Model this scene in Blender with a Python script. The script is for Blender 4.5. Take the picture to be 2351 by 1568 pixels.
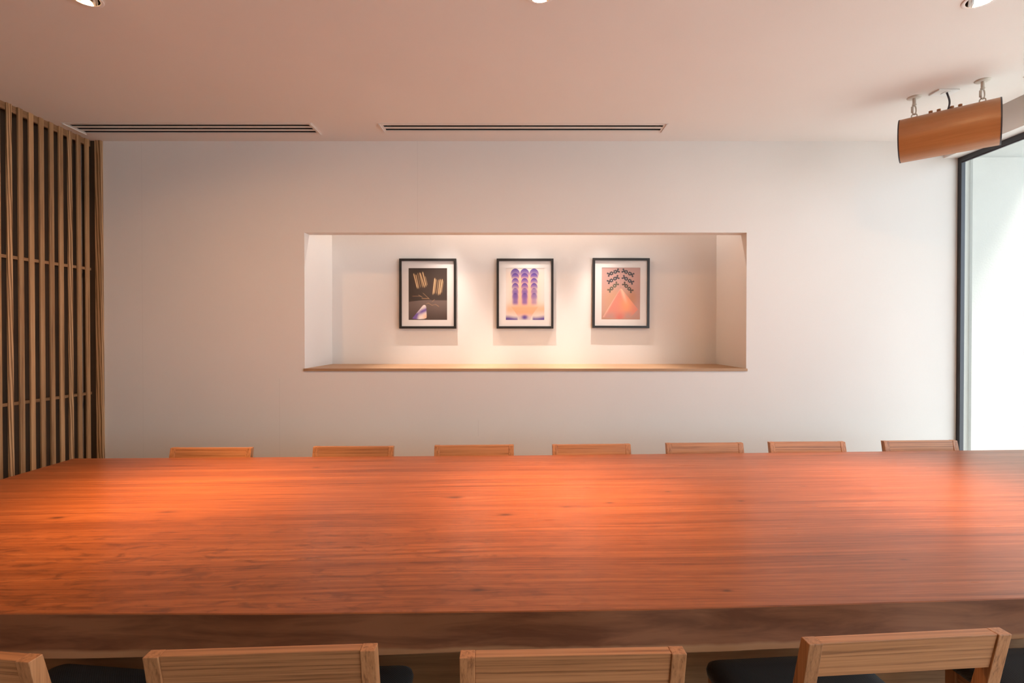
import bpy, bmesh, math, random
import numpy as np
from mathutils import Vector, Matrix

for o in list(bpy.data.objects):
    bpy.data.objects.remove(o, do_unlink=True)
scene = bpy.context.scene
C = scene.collection
random.seed(7)

# ------------------------------------------------------------------ main sizes (metres)
EYE = 1.41                 # camera height
CEIL = 2.735
WALL_Y = 3.46              # long wall with the niche
WIN_X = 3.045              # glazed side
LEFT_X = -2.915            # front faces of the slats
ROOM_Y0 = -4.2
GLAZ_Y0 = -4.0              # where the glazing starts
NB = 3.98                  # back of the niche

# ------------------------------------------------------------------ camera
cam = bpy.data.cameras.new('camera')
cam.sensor_width = 36.0
cam.lens = 1150 * 36.0 / 2351
cam.shift_x = -9.5 / 2351
cam.shift_y = -8.6 / 2351
cam.clip_start = 0.02
cam_ob = bpy.data.objects.new('camera', cam)
C.objects.link(cam_ob)
cam_ob.location = (0, 0, EYE)
cam_ob.rotation_euler = (math.radians(90 - 0.47), 0, 0)
scene.camera = cam_ob

# ------------------------------------------------------------------ world, sun, exposure
world = bpy.data.worlds.new('world')
scene.world = world
world.use_nodes = True
bg = world.node_tree.nodes['Background']
bg.inputs['Color'].default_value = (0.79, 0.92, 1.05, 1)
bg.inputs['Strength'].default_value = 3.0

sun = bpy.data.lights.new('sun', 'SUN')
sun.energy = 9.0
sun.angle = math.radians(9)
sun.color = (1.0, 0.98, 0.95)
sun_ob = bpy.data.objects.new('sun', sun)
C.objects.link(sun_ob)
sun_ob.location = (8, -4, 9)
sun_ob.rotation_euler = Vector((-1.0, 0.42, -2.2)).to_track_quat('-Z', 'Y').to_euler()

portal = bpy.data.lights.new('window_portal', 'AREA')
portal.shape = 'RECTANGLE'
portal.size = 2.5
portal.size_y = WALL_Y - GLAZ_Y0
portal.cycles.is_portal = True
portal_ob = bpy.data.objects.new('window_portal', portal)
C.objects.link(portal_ob)
portal_ob.location = (WIN_X + 0.09, (WALL_Y + GLAZ_Y0) / 2, 1.35)
portal_ob.rotation_euler = (0, math.radians(90), 0)

LAMP_COL = (1.0, 0.53, 0.23)
LAMP_W = 540.0
NICHE_COL = (1.0, 0.85, 0.76)
NICHE_W = 3.4

vs = scene.view_settings
vs.view_transform = 'Standard'
vs.look = 'None'
vs.exposure = 0.44
vs.gamma = 1.0
vs.use_curve_mapping = False
scene.cycles.use_denoising = True
scene.cycles.max_bounces = 8
scene.cycles.diffuse_bounces = 5
scene.cycles.use_adaptive_sampling = True
scene.cycles.adaptive_threshold = 0.06
scene.cycles.adaptive_min_samples = 24
scene.cycles.sample_clamp_indirect = 6.0
scene.cycles.caustics_reflective = False
scene.cycles.caustics_refractive = False


# ------------------------------------------------------------------ materials
def srgb(h):
    h = h.lstrip('#')
    v = [int(h[i:i + 2], 16) / 255 for i in (0, 2, 4)]
    return tuple(((c / 12.92) if c <= 0.04045 else ((c + 0.055) / 1.055) ** 2.4) for c in v)


class N:
    """small node-tree helper"""
    def __init__(s, name):
        s.m = bpy.data.materials.new(name)
        s.m.use_nodes = True
        s.t = s.m.node_tree
        s.b = s.t.nodes['Principled BSDF']
        s.out = s.t.nodes['Material Output']

    def n(s, kind, **kw):
        nd = s.t.nodes.new(kind)
        for k, v in kw.items():
            setattr(nd, k, v)
        return nd

    def put(s, sock, v):
        if hasattr(v, 'is_linked'):
            s.t.links.new(v, sock)
        elif isinstance(v, (tuple, list)) and len(v) == 3 and len(sock.default_value) == 4:
            sock.default_value = (*v, 1)
        else:
            sock.default_value = v

    def math(s, op, a, b=0.0, c=None, clamp=False):
        nd = s.n('ShaderNodeMath', operation=op, use_clamp=clamp)
        s.put(nd.inputs[0], a)
        s.put(nd.inputs[1], b)
        if c is not None:
            s.put(nd.inputs[2], c)
        return nd.outputs[0]

    def mix(s, f, a, b, blend='MIX'):
        nd = s.n('ShaderNodeMix', data_type='RGBA', blend_type=blend)
        s.put(nd.inputs['Factor'], f)
        s.put(nd.inputs[6], a)
        s.put(nd.inputs[7], b)
        return nd.outputs[2]

    def ramp(s, f, stops):
        nd = s.n('ShaderNodeValToRGB')
        e = nd.color_ramp.elements
        while len(e) < len(stops):
            e.new(0.5)
        for el, (p, c) in zip(e, stops):
            el.position = p
            el.color = (*c, 1) if len(c) == 3 else c
        s.put(nd.inputs[0], f)
        return nd.outputs[0]

    def maprange(s, f, a, b, c=0.0, d=1.0):
        nd = s.n('ShaderNodeMapRange')
        s.put(nd.inputs[0], f)
        for i, v in enumerate((a, b, c, d)):
            nd.inputs[i + 1].default_value = v
        return nd.outputs[0]

    def noise(s, vec, scale=1.0, detail=4.0, rough=0.55, dist=0.0):
        nd = s.n('ShaderNodeTexNoise')
        s.put(nd.inputs['Vector'], vec)
        nd.inputs['Scale'].default_value = scale
        nd.inputs['Detail'].default_value = detail
        nd.inputs['Roughness'].default_value = rough
        nd.inputs['Distortion'].default_value = dist
        return nd.outputs[0]

    def scaled(s, vec, sc):
        nd = s.n('ShaderNodeVectorMath', operation='MULTIPLY')
        s.put(nd.inputs[0], vec)
        nd.inputs[1].default_value = sc
        return nd.outputs[0]

    def obj(s, rand=True):
        tc = s.n('ShaderNodeTexCoord')
        v = tc.outputs['Object']
        if rand:
            oi = s.n('ShaderNodeObjectInfo')
            r = s.math('MULTIPLY', oi.outputs['Random'], 23.0)
            cb = s.n('ShaderNodeCombineXYZ')
            for i in range(3):
                s.t.links.new(r, cb.inputs[i])
            a = s.n('ShaderNodeVectorMath', operation='ADD')
            s.put(a.inputs[0], v)
            s.put(a.inputs[1], cb.outputs[0])
            v = a.outputs[0]
        return v

    def bump(s, h, strength=0.1, dist=0.01):
        nd = s.n('ShaderNodeBump')
        nd.inputs['Strength'].default_value = strength
        nd.inputs['Distance'].default_value = dist
        s.put(nd.inputs['Height'], h)
        s.t.links.new(nd.outputs[0], s.b.inputs['Normal'])

    def set(s, **kw):
        for k, v in kw.items():
            s.put(s.b.inputs[k.replace('_', ' ')], v)
        return s


def plain(name, col, rough=0.6, metal=0.0, spec=0.5):
    m = N(name)
    m.set(Base_Color=col, Roughness=rough, Metallic=metal)
    m.b.inputs['Specular IOR Level'].default_value = spec
    return m.m


def wood(name, dark, mid, light, axis, rings=38.0, fine=300.0, rough=0.5, var=0.25, figure=0.0, along=1.1):
    """straight grained timber, grain running along the given local axis"""
    m = N(name)
    v = m.obj()
    def sc(across, al):
        s = [across] * 3
        s['xyz'.index(axis)] = al
        return tuple(s)
    warp = m.noise(m.scaled(v, sc(6, along)), 1.0, 3)
    a = m.noise(m.scaled(v, sc(rings, along)), 1.0, 5, 0.6, 0.35)
    b = m.noise(m.scaled(v, sc(fine, 9)), 1.0, 2, 0.6)
    if figure:
        wv = m.n('ShaderNodeTexWave', wave_type='RINGS', rings_direction='SPHERICAL')
        m.put(wv.inputs['Vector'], m.scaled(v, sc(9, 1.5)))
        wv.inputs['Scale'].default_value = 3.0
        wv.inputs['Distortion'].default_value = 3.0
        wv.inputs['Detail'].default_value = 2.0
        wv.inputs['Detail Scale'].default_value = 0.9
        a = m.math('ADD', m.math('MULTIPLY', a, 1 - figure), m.math('MULTIPLY', wv.outputs[1], figure))
    g = m.math('ADD', m.math('MULTIPLY', a, 0.75), m.math('MULTIPLY', b, 0.25))
    col = m.ramp(g, [(0.37, dark), (0.48, mid), (0.62, light)])
    oi = m.n('ShaderNodeObjectInfo')
    tone = m.maprange(oi.outputs['Random'], 0, 1, 1 - var, 1 + var * 0.5)
    tone2 = m.math('MULTIPLY', tone, m.maprange(warp, 0.3, 0.7, 0.9, 1.08))
    hs = m.n('ShaderNodeHueSaturation')
    m.put(hs.inputs['Value'], tone2)
    m.put(hs.inputs['Color'], col)
    m.set(Base_Color=hs.outputs[0], Roughness=rough)
    m.bump(g, 0.12, 0.002)
    return m.m


M = {}
# wall covering: off-white woven vinyl with a few seams
def wall_mat(name, col, seams=()):
    m = N(name)
    v = m.obj(False)
    weave = m.noise(m.scaled(v, (420, 420, 160)), 1.0, 2)
    broad = m.noise(v, 0.9, 3)
    c = m.mix(m.maprange(broad, 0.35, 0.65), tuple(x * 0.97 for x in col), col)
    c = m.mix(m.maprange(weave, 0.3, 0.7, 0.0, 0.10), c, tuple(x * 0.82 for x in col))
    if seams:
        sep = m.n('ShaderNodeSeparateXYZ')
        m.put(sep.inputs[0], v)
        tot = None
        for (x, z0, z1, w) in seams:
            d = m.math('ABSOLUTE', m.math('SUBTRACT', sep.outputs[0], x))
            line = m.math('LESS_THAN', d, w)
            zr = m.math('MULTIPLY', m.math('GREATER_THAN', sep.outputs[2], z0), m.math('LESS_THAN', sep.outputs[2], z1))
            k = m.math('MULTIPLY', line, zr)
            tot = k if tot is None else m.math('ADD', tot, k)
        c = m.mix(m.math('MULTIPLY', tot, 0.16), c, tuple(x * 0.45 for x in col))
    m.set(Base_Color=c, Roughness=0.85)
    m.b.inputs['Specular IOR Level'].default_value = 0.25
    m.bump(weave, 0.12, 0.001)
    return m.m


WHITE = (0.80, 0.775, 0.745)
M['wall'] = wall_mat('wall_vinyl', WHITE, [(-2.58, 0, 3, 0.0012), (-0.68, 2.11, 3, 0.0014), (-1.636, 0, 1.10, 0.0014), (-0.262, 0.70, 0.81, 0.0016)])
M['ceiling'] = wall_mat('ceiling_paint', (0.82, 0.79, 0.755))
M['white_trim'] = plain('white_trim', (0.82, 0.81, 0.79), 0.5)
M['vent'] = plain('vent_enamel', (0.74, 0.70, 0.66), 0.4)
M['dark'] = plain('duct_black', (0.012, 0.011, 0.011), 0.9)
M['frame_metal'] = plain('anodised_metal', (0.060, 0.060, 0.066), 0.38, 0.6)
M['chrome'] = plain('mirror_reflector', (0.85, 0.85, 0.85), 0.06, 1.0)
M['black_frame'] = plain('black_lacquer', (0.022, 0.020, 0.018), 0.35)
M['mat'] = plain('mat_board', (0.83, 0.80, 0.77), 0.8)
M['cord'] = plain('cable_rubber', (0.05, 0.04, 0.055), 0.5)
M['hook'] = plain('ivory_hardware', (0.62, 0.57, 0.50), 0.4)
M['speaker_end'] = plain('speaker_end_cap', (0.03, 0.025, 0.03), 0.5)
M['bulb'] = plain('bulb', (0.9, 0.85, 0.8), 0.4)
M['floor'] = wood('floor_wood', (0.40, 0.30, 0.20), (0.48, 0.37, 0.26), (0.55, 0.44, 0.32), 'x', 20, 200, 0.5, 0.0)
M['slat_z'] = wood('slat_oak', (0.26, 0.135, 0.056), (0.42, 0.235, 0.105), (0.52, 0.31, 0.15), 'z', 40, 260, 0.55, 0.22)
M['slat_fig'] = wood('slat_oak_figured', (0.22, 0.115, 0.046), (0.43, 0.245, 0.11), (0.56, 0.345, 0.175), 'z', 40, 260, 0.55, 0.1, 0.45)
M['slat_y'] = wood('rail_oak', (0.20, 0.10, 0.042), (0.30, 0.16, 0.07), (0.38, 0.21, 0.10), 'y', 40, 260, 0.55, 0.1)
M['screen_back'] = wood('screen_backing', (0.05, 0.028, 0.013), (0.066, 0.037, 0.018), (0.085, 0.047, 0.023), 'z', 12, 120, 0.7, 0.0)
M['chair_x'] = wood('chair_ash_x', (0.235, 0.092, 0.035), (0.41, 0.175, 0.071), (0.50, 0.228, 0.10), 'x', 150, 500, 0.42, 0.14)
M['chair_y'] = wood('chair_ash_y', (0.235, 0.092, 0.035), (0.41, 0.175, 0.071), (0.50, 0.228, 0.10), 'y', 150, 500, 0.42, 0.14)
M['chair_z'] = wood('chair_ash_z', (0.235, 0.092, 0.035), (0.41, 0.175, 0.071), (0.50, 0.228, 0.10), 'z', 150, 500, 0.42, 0.14)
M['shelf'] = wood('shelf_oak', (0.36, 0.205, 0.105), (0.43, 0.26, 0.14), (0.48, 0.30, 0.17), 'x', 30, 200, 0.5, 0.0)
M['base'] = wood('table_base_oak', (0.28, 0.14, 0.06), (0.38, 0.20, 0.09), (0.46, 0.25, 0.12), 'x', 25, 200, 0.55, 0.0)
M['speaker'] = wood('speaker_veneer', (0.335, 0.132, 0.044), (0.385, 0.158, 0.054), (0.42, 0.178, 0.065), 'x', 30, 420, 0.36, 0.0)


def fabric_mat():
    m = N('charcoal_twill')
    v = m.obj(False)
    w = m.n('ShaderNodeTexWave', wave_type='BANDS', bands_direction='DIAGONAL')
    m.put(w.inputs['Vector'], v)
    w.inputs['Scale'].default_value = 90
    w.inputs['Distortion'].default_value = 0.6
    n = m.noise(v, 420, 2)
    k = m.math('ADD', m.math('MULTIPLY', w.outputs[1], 0.5), m.math('MULTIPLY', n, 0.5))
    m.set(Base_Color=m.ramp(k, [(0.2, (0.020, 0.017, 0.016)), (0.8, (0.050, 0.043, 0.040))]), Roughness=0.9)
    m.b.inputs['Sheen Weight'].default_value = 0.2
    m.bump(k, 0.3, 0.002)
    return m.m


M['fabric'] = fabric_mat()


def stucco_mat(name, col):
    m = N(name)
    v = m.obj(False)
    n = m.noise(v, 60, 5, 0.6)
    b = m.noise(v, 1.3, 3)
    m.set(Base_Color=m.mix(m.maprange(b, 0.35, 0.65), tuple(c * 0.94 for c in col), col), Roughness=0.95)
    m.bump(n, 0.35, 0.006)
    return m.m


M['stucco'] = stucco_mat('exterior_stucco', (0.42, 0.405, 0.37))
M['paving'] = stucco_mat('terrace_paving', (0.52, 0.51, 0.49))


def glass_mat(name, ior=1.45, tint=(0.96, 0.985, 0.97)):
    m = N(name)
    m.t.nodes.remove(m.b)
    tr = m.n('ShaderNodeBsdfTransparent')
    tr.inputs[0].default_value = (*tint, 1)
    gl = m.n('ShaderNodeBsdfGlossy')
    gl.inputs['Roughness'].default_value = 0.02
    # two-sided Schlick reflectance of a thin sheet
    geo = m.n('ShaderNodeNewGeometry')
    dt = m.n('ShaderNodeVectorMath', operation='DOT_PRODUCT')
    m.t.links.new(geo.outputs['Incoming'], dt.inputs[0])
    m.t.links.new(geo.outputs['Normal'], dt.inputs[1])
    one = m.math('SUBTRACT', 1.0, m.math('ABSOLUTE', dt.outputs['Value']), clamp=True)
    f0 = ((ior - 1) / (ior + 1)) ** 2 * 1.8
    fr = m.math('ADD', m.math('MULTIPLY', m.math('POWER', one, 5.0), 1 - f0), f0)
    mx = m.n('ShaderNodeMixShader')
    m.t.links.new(fr, mx.inputs[0])
    m.t.links.new(tr.outputs[0], mx.inputs[1])
    m.t.links.new(gl.outputs[0], mx.inputs[2])
    m.t.links.new(mx.outputs[0], m.out.inputs[0])
    return m.m


M['glass'] = glass_mat('window_glass')
M['picture_glass'] = glass_mat('picture_glass', 1.3, (0.98, 0.98, 0.98))


def print_mat():
    m = N('art_print')
    a = m.n('ShaderNodeAttribute', attribute_name='Col')
    m.set(Base_Color=a.outputs['Color'], Roughness=0.7)
    return m.m


M['print'] = print_mat()


# table top: red-brown slab with knots, mottled figure and a pale sapwood lower edge
def table_mat():
    m = N('slab_timber')
    v = m.obj(False)
    sep = m.n('ShaderNodeSeparateXYZ')
    m.put(sep.inputs[0], v)
    X, Y, Z = sep.outputs
    knots = [(-1.615, -0.053, 0.030), (-1.975, -0.097, 0.028), (-0.345, -0.129, 0.026), (0.016, 0.187, 0.016), (0.349, 0.114, 0.014), (0.070, -0.013, 0.016), (0.971, 0.168, 0.018), (-0.425, -0.670, 0.020), (-0.547, 0.075, 0.036), (-0.109, -0.055, 0.022), (0.600, -0.013, 0.016), (0.223, -0.699, 0.014), (0.830, -0.542, 0.016), (-1.279, 0.560, 0.020), (1.788, -0.359, 0.020)]
    shift = None
    dark = None
    for i, (kx, ky, kr) in enumerate(knots):
        dx = m.math('SUBTRACT', X, kx)
        dy = m.math('SUBTRACT', Y, ky)
        ex = m.math('MULTIPLY', dx, 1.0 / (kr * 6.0))
        ey = m.math('MULTIPLY', dy, 1.0 / (kr * 1.4))
        q = m.math('ADD', m.math('MULTIPLY', ex, ex), m.math('MULTIPLY', ey, ey))
        g = m.math('EXPONENT', m.math('MULTIPLY', q, -1.0))
        sh = m.math('MULTIPLY', m.math('MULTIPLY', g, dy), -0.72)
        shift = sh if shift is None else m.math('ADD', shift, sh)
        e2 = m.math('MULTIPLY', dx, 1.0 / (kr * 0.95))
        f2 = m.math('MULTIPLY', dy, 1.0 / (kr * 0.38))
        q2 = m.math('ADD', m.math('MULTIPLY', e2, e2), m.math('MULTIPLY', f2, f2))
        k = m.math('MULTIPLY', m.math('EXPONENT', m.math('MULTIPLY', q2, -1.0)), 0.95 if i % 3 else 0.6)
        dark = k if dark is None else m.math('ADD', dark, k)
    wav = m.noise(m.scaled(v, (0.45, 1.6, 1.6)), 1.0, 2)
    y2 = m.math('ADD', m.math('ADD', Y, shift), m.math('MULTIPLY', wav, 0.10))
    cb = m.n('ShaderNodeCombineXYZ')
    for i, s_ in enumerate((X, y2, Z)):
        m.t.links.new(s_, cb.inputs[i])
    w = cb.outputs[0]
    a = m.noise(m.scaled(w, (0.30, 16, 16)), 1.0, 4, 0.6)
    b = m.noise(m.scaled(w, (1.3, 75, 75)), 1.0, 3, 0.6)
    c = m.noise(m.scaled(w, (9, 330, 330)), 1.0, 2, 0.6)
    g = m.math('ADD', m.math('ADD', m.math('MULTIPLY', a, 0.36), m.math('MULTIPLY', b, 0.38)), m.math('MULTIPLY', c, 0.26))
    col = m.ramp(g, [(0.38, (0.15, 0.040, 0.0135)), (0.47, (0.240, 0.068, 0.0205)), (0.53, (0.300, 0.088, 0.027)), (0.61, (0.38, 0.122, 0.039))])
    # thin dark streaks
    st = m.noise(m.scaled(w, (0.22, 42, 42)), 1.0, 2, 0.5)
    streak = m.maprange(st, 0.64, 0.74)
    col = m.mix(m.math('MULTIPLY', streak, 0.55), col, (0.125, 0.033, 0.012))
    # ribbon mottle across the grain on one side of the board
    mot = m.noise(m.scaled(v, (11, 34, 34)), 1.0, 3, 0.6, 0.8)
    area = m.math('MULTIPLY', m.maprange(Y, 0.02, -0.35), m.maprange(X, 0.5, -0.9))
    col = m.mix(m.math('MULTIPLY', m.math('MULTIPLY', m.maprange(mot, 0.50, 0.68), area), 0.7), col, (0.115, 0.033, 0.013))
    col = m.mix(m.math('MINIMUM', dark, 0.85), col, (0.07, 0.022, 0.010))
    # live edge: darker outer wood, sapwood band along the lower arris
    geo = m.n('ShaderNodeNewGeometry')
    nz = m.n('ShaderNodeSeparateXYZ')
    m.put(nz.inputs[0], geo.outputs['Normal'])
    side = m.maprange(nz.outputs[2], 0.80, 0.65)
    eg = m.noise(m.scaled(v, (3.5, 20, 26)), 1.0, 4, 0.6, 0.5)
    ecol = m.ramp(eg, [(0.35, (0.155, 0.055, 0.024)), (0.6, (0.26, 0.105, 0.048))])
    wz = m.noise(m.scaled(v, (2.2, 0.0, 0.0)), 1.0, 4, 0.65)
    zz = m.math('ADD', Z, m.math('MULTIPLY', m.math('SUBTRACT', wz, 0.5), 0.035))
    sap = m.maprange(zz, -0.080, -0.086)
    ecol = m.mix(m.math('MULTIPLY', sap, 0.9), ecol, (0.42, 0.215, 0.105))
    col = m.mix(side, col, ecol)
    rough = m.maprange(g, 0.3, 0.7, 0.33, 0.26)
    m.set(Base_Color=col, Roughness=m.math('ADD', rough, m.math('MULTIPLY', side, 0.35)))
    m.b.inputs['Specular IOR Level'].default_value = 0.3
    m.bump(m.math('ADD', g, m.math('MULTIPLY', dark, -0.5)), 0.06, 0.002)
    return m.m


M['slab'] = table_mat()


# ------------------------------------------------------------------ mesh helpers
class MB:
    def __init__(s):
        s.bm = bmesh.new()

    def hexa(s, pts, bevel=0.0, seg=1):
        """8 corners: bottom ring 0-3 (ccw from above), top ring 4-7"""
        vs_ = [s.bm.verts.new(p) for p in pts]
        fs = [(3, 2, 1, 0), (4, 5, 6, 7), (0, 1, 5, 4), (1, 2, 6, 5), (2, 3, 7, 6), (3, 0, 4, 7)]
        faces = [s.bm.faces.new([vs_[i] for i in f]) for f in fs]
        if bevel:
            edges = list({e for f in faces for e in f.edges})
            bmesh.ops.bevel(s.bm, geom=edges, offset=bevel, segments=seg, affect='EDGES', profile=0.5)
        return s

    def box(s, x0, x1, y0, y1, z0, z1, bevel=0.0, seg=1):
        return s.hexa([(x0, y0, z0), (x1, y0, z0), (x1, y1, z0), (x0, y1, z0),
                       (x0, y0, z1), (x1, y0, z1), (x1, y1, z1), (x0, y1, z1)], bevel, seg)

    def quad(s, *p):
        s.bm.faces.new([s.bm.verts.new(q) for q in p])
        return s

    def lathe(s, prof, n=32, cx=0, cy=0, cz=0, cap=False):
        rings = []
        for (r, z) in prof:
            rings.append([s.bm.verts.new((cx + r * math.cos(2 * math.pi * i / n), cy + r * math.sin(2 * math.pi * i / n), cz + z)) for i in range(n)])
        for a, b in zip(rings, rings[1:]):
            for i in range(n):
                s.bm.faces.new((a[i], a[(i + 1) % n], b[(i + 1) % n], b[i]))
        if cap:
            s.bm.faces.new(rings[0][::-1])
            s.bm.faces.new(rings[-1])
        return s

    def tube(s, pts, r, n=10, closed=False):
        pts = [Vector(p) for p in pts]
        rings = []
        L = len(pts)
        u = None
        for i, p in enumerate(pts):
            if closed:
                d = pts[(i + 1) % L] - pts[i - 1]
            else:
                d = pts[min(i + 1, L - 1)] - pts[max(i - 1, 0)]
            d.normalize()
            if u is None:
                ref = min((Vector((1, 0, 0)), Vector((0, 1, 0)), Vector((0, 0, 1))), key=lambda a: abs(a.dot(d)))
                u = d.cross(ref)
            u = (u - d * u.dot(d)).normalized()
            w = d.cross(u)
            rings.append([s.bm.verts.new(p + (u * math.cos(2 * math.pi * k / n) + w * math.sin(2 * math.pi * k / n)) * r) for k in range(n)])
        pairs = list(zip(rings, rings[1:])) + ([(rings[-1], rings[0])] if closed else [])
        for a, b in pairs:
            for k in range(n):
                s.bm.faces.new((a[k], a[(k + 1) % n], b[(k + 1) % n], b[k]))
        if not closed:
            s.bm.faces.new(rings[0][::-1])
            s.bm.faces.new(rings[-1])
        return s

    def build(s, name, mat, parent=None, smooth=False, loc=None):
        bmesh.ops.recalc_face_normals(s.bm, faces=s.bm.faces)
        me = bpy.data.meshes.new(name)
        s.bm.to_mesh(me)
        s.bm.free()
        me.materials.append(mat)
        if smooth:
            for p in me.polygons:
                p.use_smooth = True
        o = bpy.data.objects.new(name, me)
        C.objects.link(o)
        if parent:
            o.parent = parent
        if loc:
            o.location = loc
        return o


def tag(o, label=None, cat=None, group=None, kind=None):
    if label:
        o['label'] = label
    if cat:
        o['category'] = cat
    if group:
        o['group'] = group
    if kind:
        o['kind'] = kind
    return o


def thing(name, label, cat, loc=(0, 0, 0), rz=0.0, group=None):
    e = bpy.data.objects.new(name, None)
    e.empty_display_size = 0.1
    C.objects.link(e)
    e.location = loc
    e.rotation_euler = (0, 0, rz)
    return tag(e, label, cat, group)


def copy_tree(o, parent=None):
    c = o.copy()
    C.objects.link(c)
    c.parent = parent
    for ch in [k for k in bpy.data.objects if k.parent == o]:
        copy_tree(ch, c)
    return c


def smooth_by_angle(o, deg=35):
    me = o.data
    for p in me.polygons:
        p.use_smooth = True
    bm = bmesh.new()
    bm.from_mesh(me)
    for e in bm.edges:
        if len(e.link_faces) == 2 and e.calc_face_angle() > math.radians(deg):
            e.smooth = False
    bm.to_mesh(me)
    bm.free()


def plate(mb, axis, level, a0, a1, b0, b1, holes=(), rounds=(), n=40):
    """flat plate with rectangular holes and round holes. axis 'z': a=x b=y ; axis 'y': a=x b=z"""
    def P(a, b):
        return (a, b, level) if axis == 'z' else (a, level, b)
    rects = [tuple(h) for h in holes] + [(cx - r * 1.6, cx + r * 1.6, cy - r * 1.6, cy + r * 1.6) for cx, cy, r in rounds]
    A = sorted({a0, a1, *[v for h in rects for v in h[:2]]})
    B = sorted({b0, b1, *[v for h in rects for v in h[2:]]})
    for i in range(len(A) - 1):
        for j in range(len(B) - 1):
            ca, cb_ = (A[i] + A[i + 1]) / 2, (B[j] + B[j + 1]) / 2
            if any(h[0] < ca < h[1] and h[2] < cb_ < h[3] for h in rects):
                continue
            mb.quad(P(A[i], B[j]), P(A[i + 1], B[j]), P(A[i + 1], B[j + 1]), P(A[i], B[j + 1]))
    for cx, cy, r in rounds:
        s = r * 1.6
        for k in range(n):
            q = []
            for kk in (k, k + 1):
                t = 2 * math.pi * kk / n
                c_, s_ = math.cos(t), math.sin(t)
                m_ = s / max(abs(c_), abs(s_))
                q.append(((cx + r * c_, cy + r * s_), (cx + m_ * c_, cy + m_ * s_)))
            mb.quad(P(*q[0][0]), P(*q[0][1]), P(*q[1][1]), P(*q[1][0]))


# ------------------------------------------------------------------ room shell
mb = MB()
mb.box(-3.1, WIN_X + 0.06, ROOM_Y0, WALL_Y + 0.02, -0.12, 0.0)
tag(mb.build('floor', M['floor']), 'brown wooden floor under the long table', kind='structure')

VENTS = [  # x0, x1, y0, y1, slots   (outer edges of the flange)
    (-2.86, -1.286, 3.155, 3.335, 3),
    (-0.872, 0.962, 3.165, 3.300, 2),
]
SIDE_VENT = (2.62, 2.72, 0.4, 2.60, 2)
DL = [(-1.700, 1.984), (0.094, 1.962), (1.842, 1.993)]
DLR = 0.050
mb = MB()
hol = [(a + 0.018, b - 0.018, c + 0.018, d - 0.018) for a, b, c, d, _ in VENTS + [SIDE_VENT]]
plate(mb, 'z', CEIL, -3.1, 2.813, ROOM_Y0, WALL_Y + 0.005, hol, [(x, y, DLR) for x, y in DL])
# curtain slot beside the glazing
mb.quad((2.813, ROOM_Y0, CEIL), (2.813, WALL_Y, CEIL), (2.813, WALL_Y, CEIL + 0.12), (2.813, ROOM_Y0, CEIL + 0.12))
mb.quad((2.813, ROOM_Y0, CEIL + 0.12), (2.813, WALL_Y, CEIL + 0.12), (2.946, WALL_Y, CEIL + 0.12), (2.946, ROOM_Y0, CEIL + 0.12))
tag(mb.build('ceiling', M['ceiling']), 'smooth off-white ceiling', kind='structure')

# wall with the display niche
NX0, NX1, NZ0, NZ1 = -1.461, 1.590, 1.163, 2.107
NTOP = 2.62
LIP = 3.547
mb = MB()
plate(mb, 'y', WALL_Y, -3.1, WIN_X + 0.01, 0, CEIL + 0.14, [(NX0, NX1, NZ0, NZ1)])
mb.quad((NX0, WALL_Y, NZ1), (NX1, WALL_Y, NZ1), (NX1, LIP, NZ1), (NX0, LIP, NZ1))            # lip underside
mb.quad((NX0, LIP, NZ1), (NX1, LIP, NZ1), (NX1, LIP, NTOP), (NX0, LIP, NTOP))
mb.quad((NX0, LIP, NTOP), (NX1, LIP, NTOP), (NX1, NB, NTOP), (NX0, NB, NTOP))
for x in (NX0, NX1):
    mb.quad((x, WALL_Y, NZ0), (x, LIP, NZ0), (x, LIP, NZ1), (x, WALL_Y, NZ1))
    mb.quad((x, LIP, NZ0), (x, NB, NZ0), (x, NB, NTOP), (x, LIP, NTOP))
mb.quad((NX0, NB, NZ0), (NX1, NB, NZ0), (NX1, NB, NTOP), (NX0, NB, NTOP))
mb.quad((NX0, WALL_Y, NZ0), (NX1, WALL_Y, NZ0), (NX1, NB, NZ0), (NX0, NB, NZ0))
wall = tag(mb.build('wall_far', M['wall']), 'off-white wall with a long recessed niche', kind='structure')
mb = MB().box(NX0 - 0.006, NX1 + 0.006, WALL_Y - 0.008, WALL_Y, NZ0 - 0.012, NZ0 + 0.006)
mb.box(NX0, NX1, WALL_Y, NB, NZ0 - 0.006, NZ0 + 0.006)
sh = mb.build('niche_shelf', M['shelf'], wall)
tag(sh, 'thin oak board lining the bottom of the niche')

mb = MB().box(-3.12, -3.0, ROOM_Y0, WALL_Y + 0.05, 0, CEIL + 0.02)
tag(mb.build('wall_left', M['screen_back']), 'dark brown backing wall behind the wooden slats', kind='structure')
mb = MB().box(-3.12, WIN_X + 0.1, ROOM_Y0 - 0.1, ROOM_Y0, 0, CEIL + 0.14)
tag(mb.build('wall_near', M['wall']), 'off-white wall facing the niche', kind='structure')
# lintel over the glazing
HEAD = 2.618
mb = MB().box(2.946, WIN_X + 0.022, ROOM_Y0, WALL_Y, HEAD, CEIL + 0.14)
wr = tag(mb.build('wall_right', M['white_trim']), 'white lintel above the full-height glazing', kind='structure')

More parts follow.
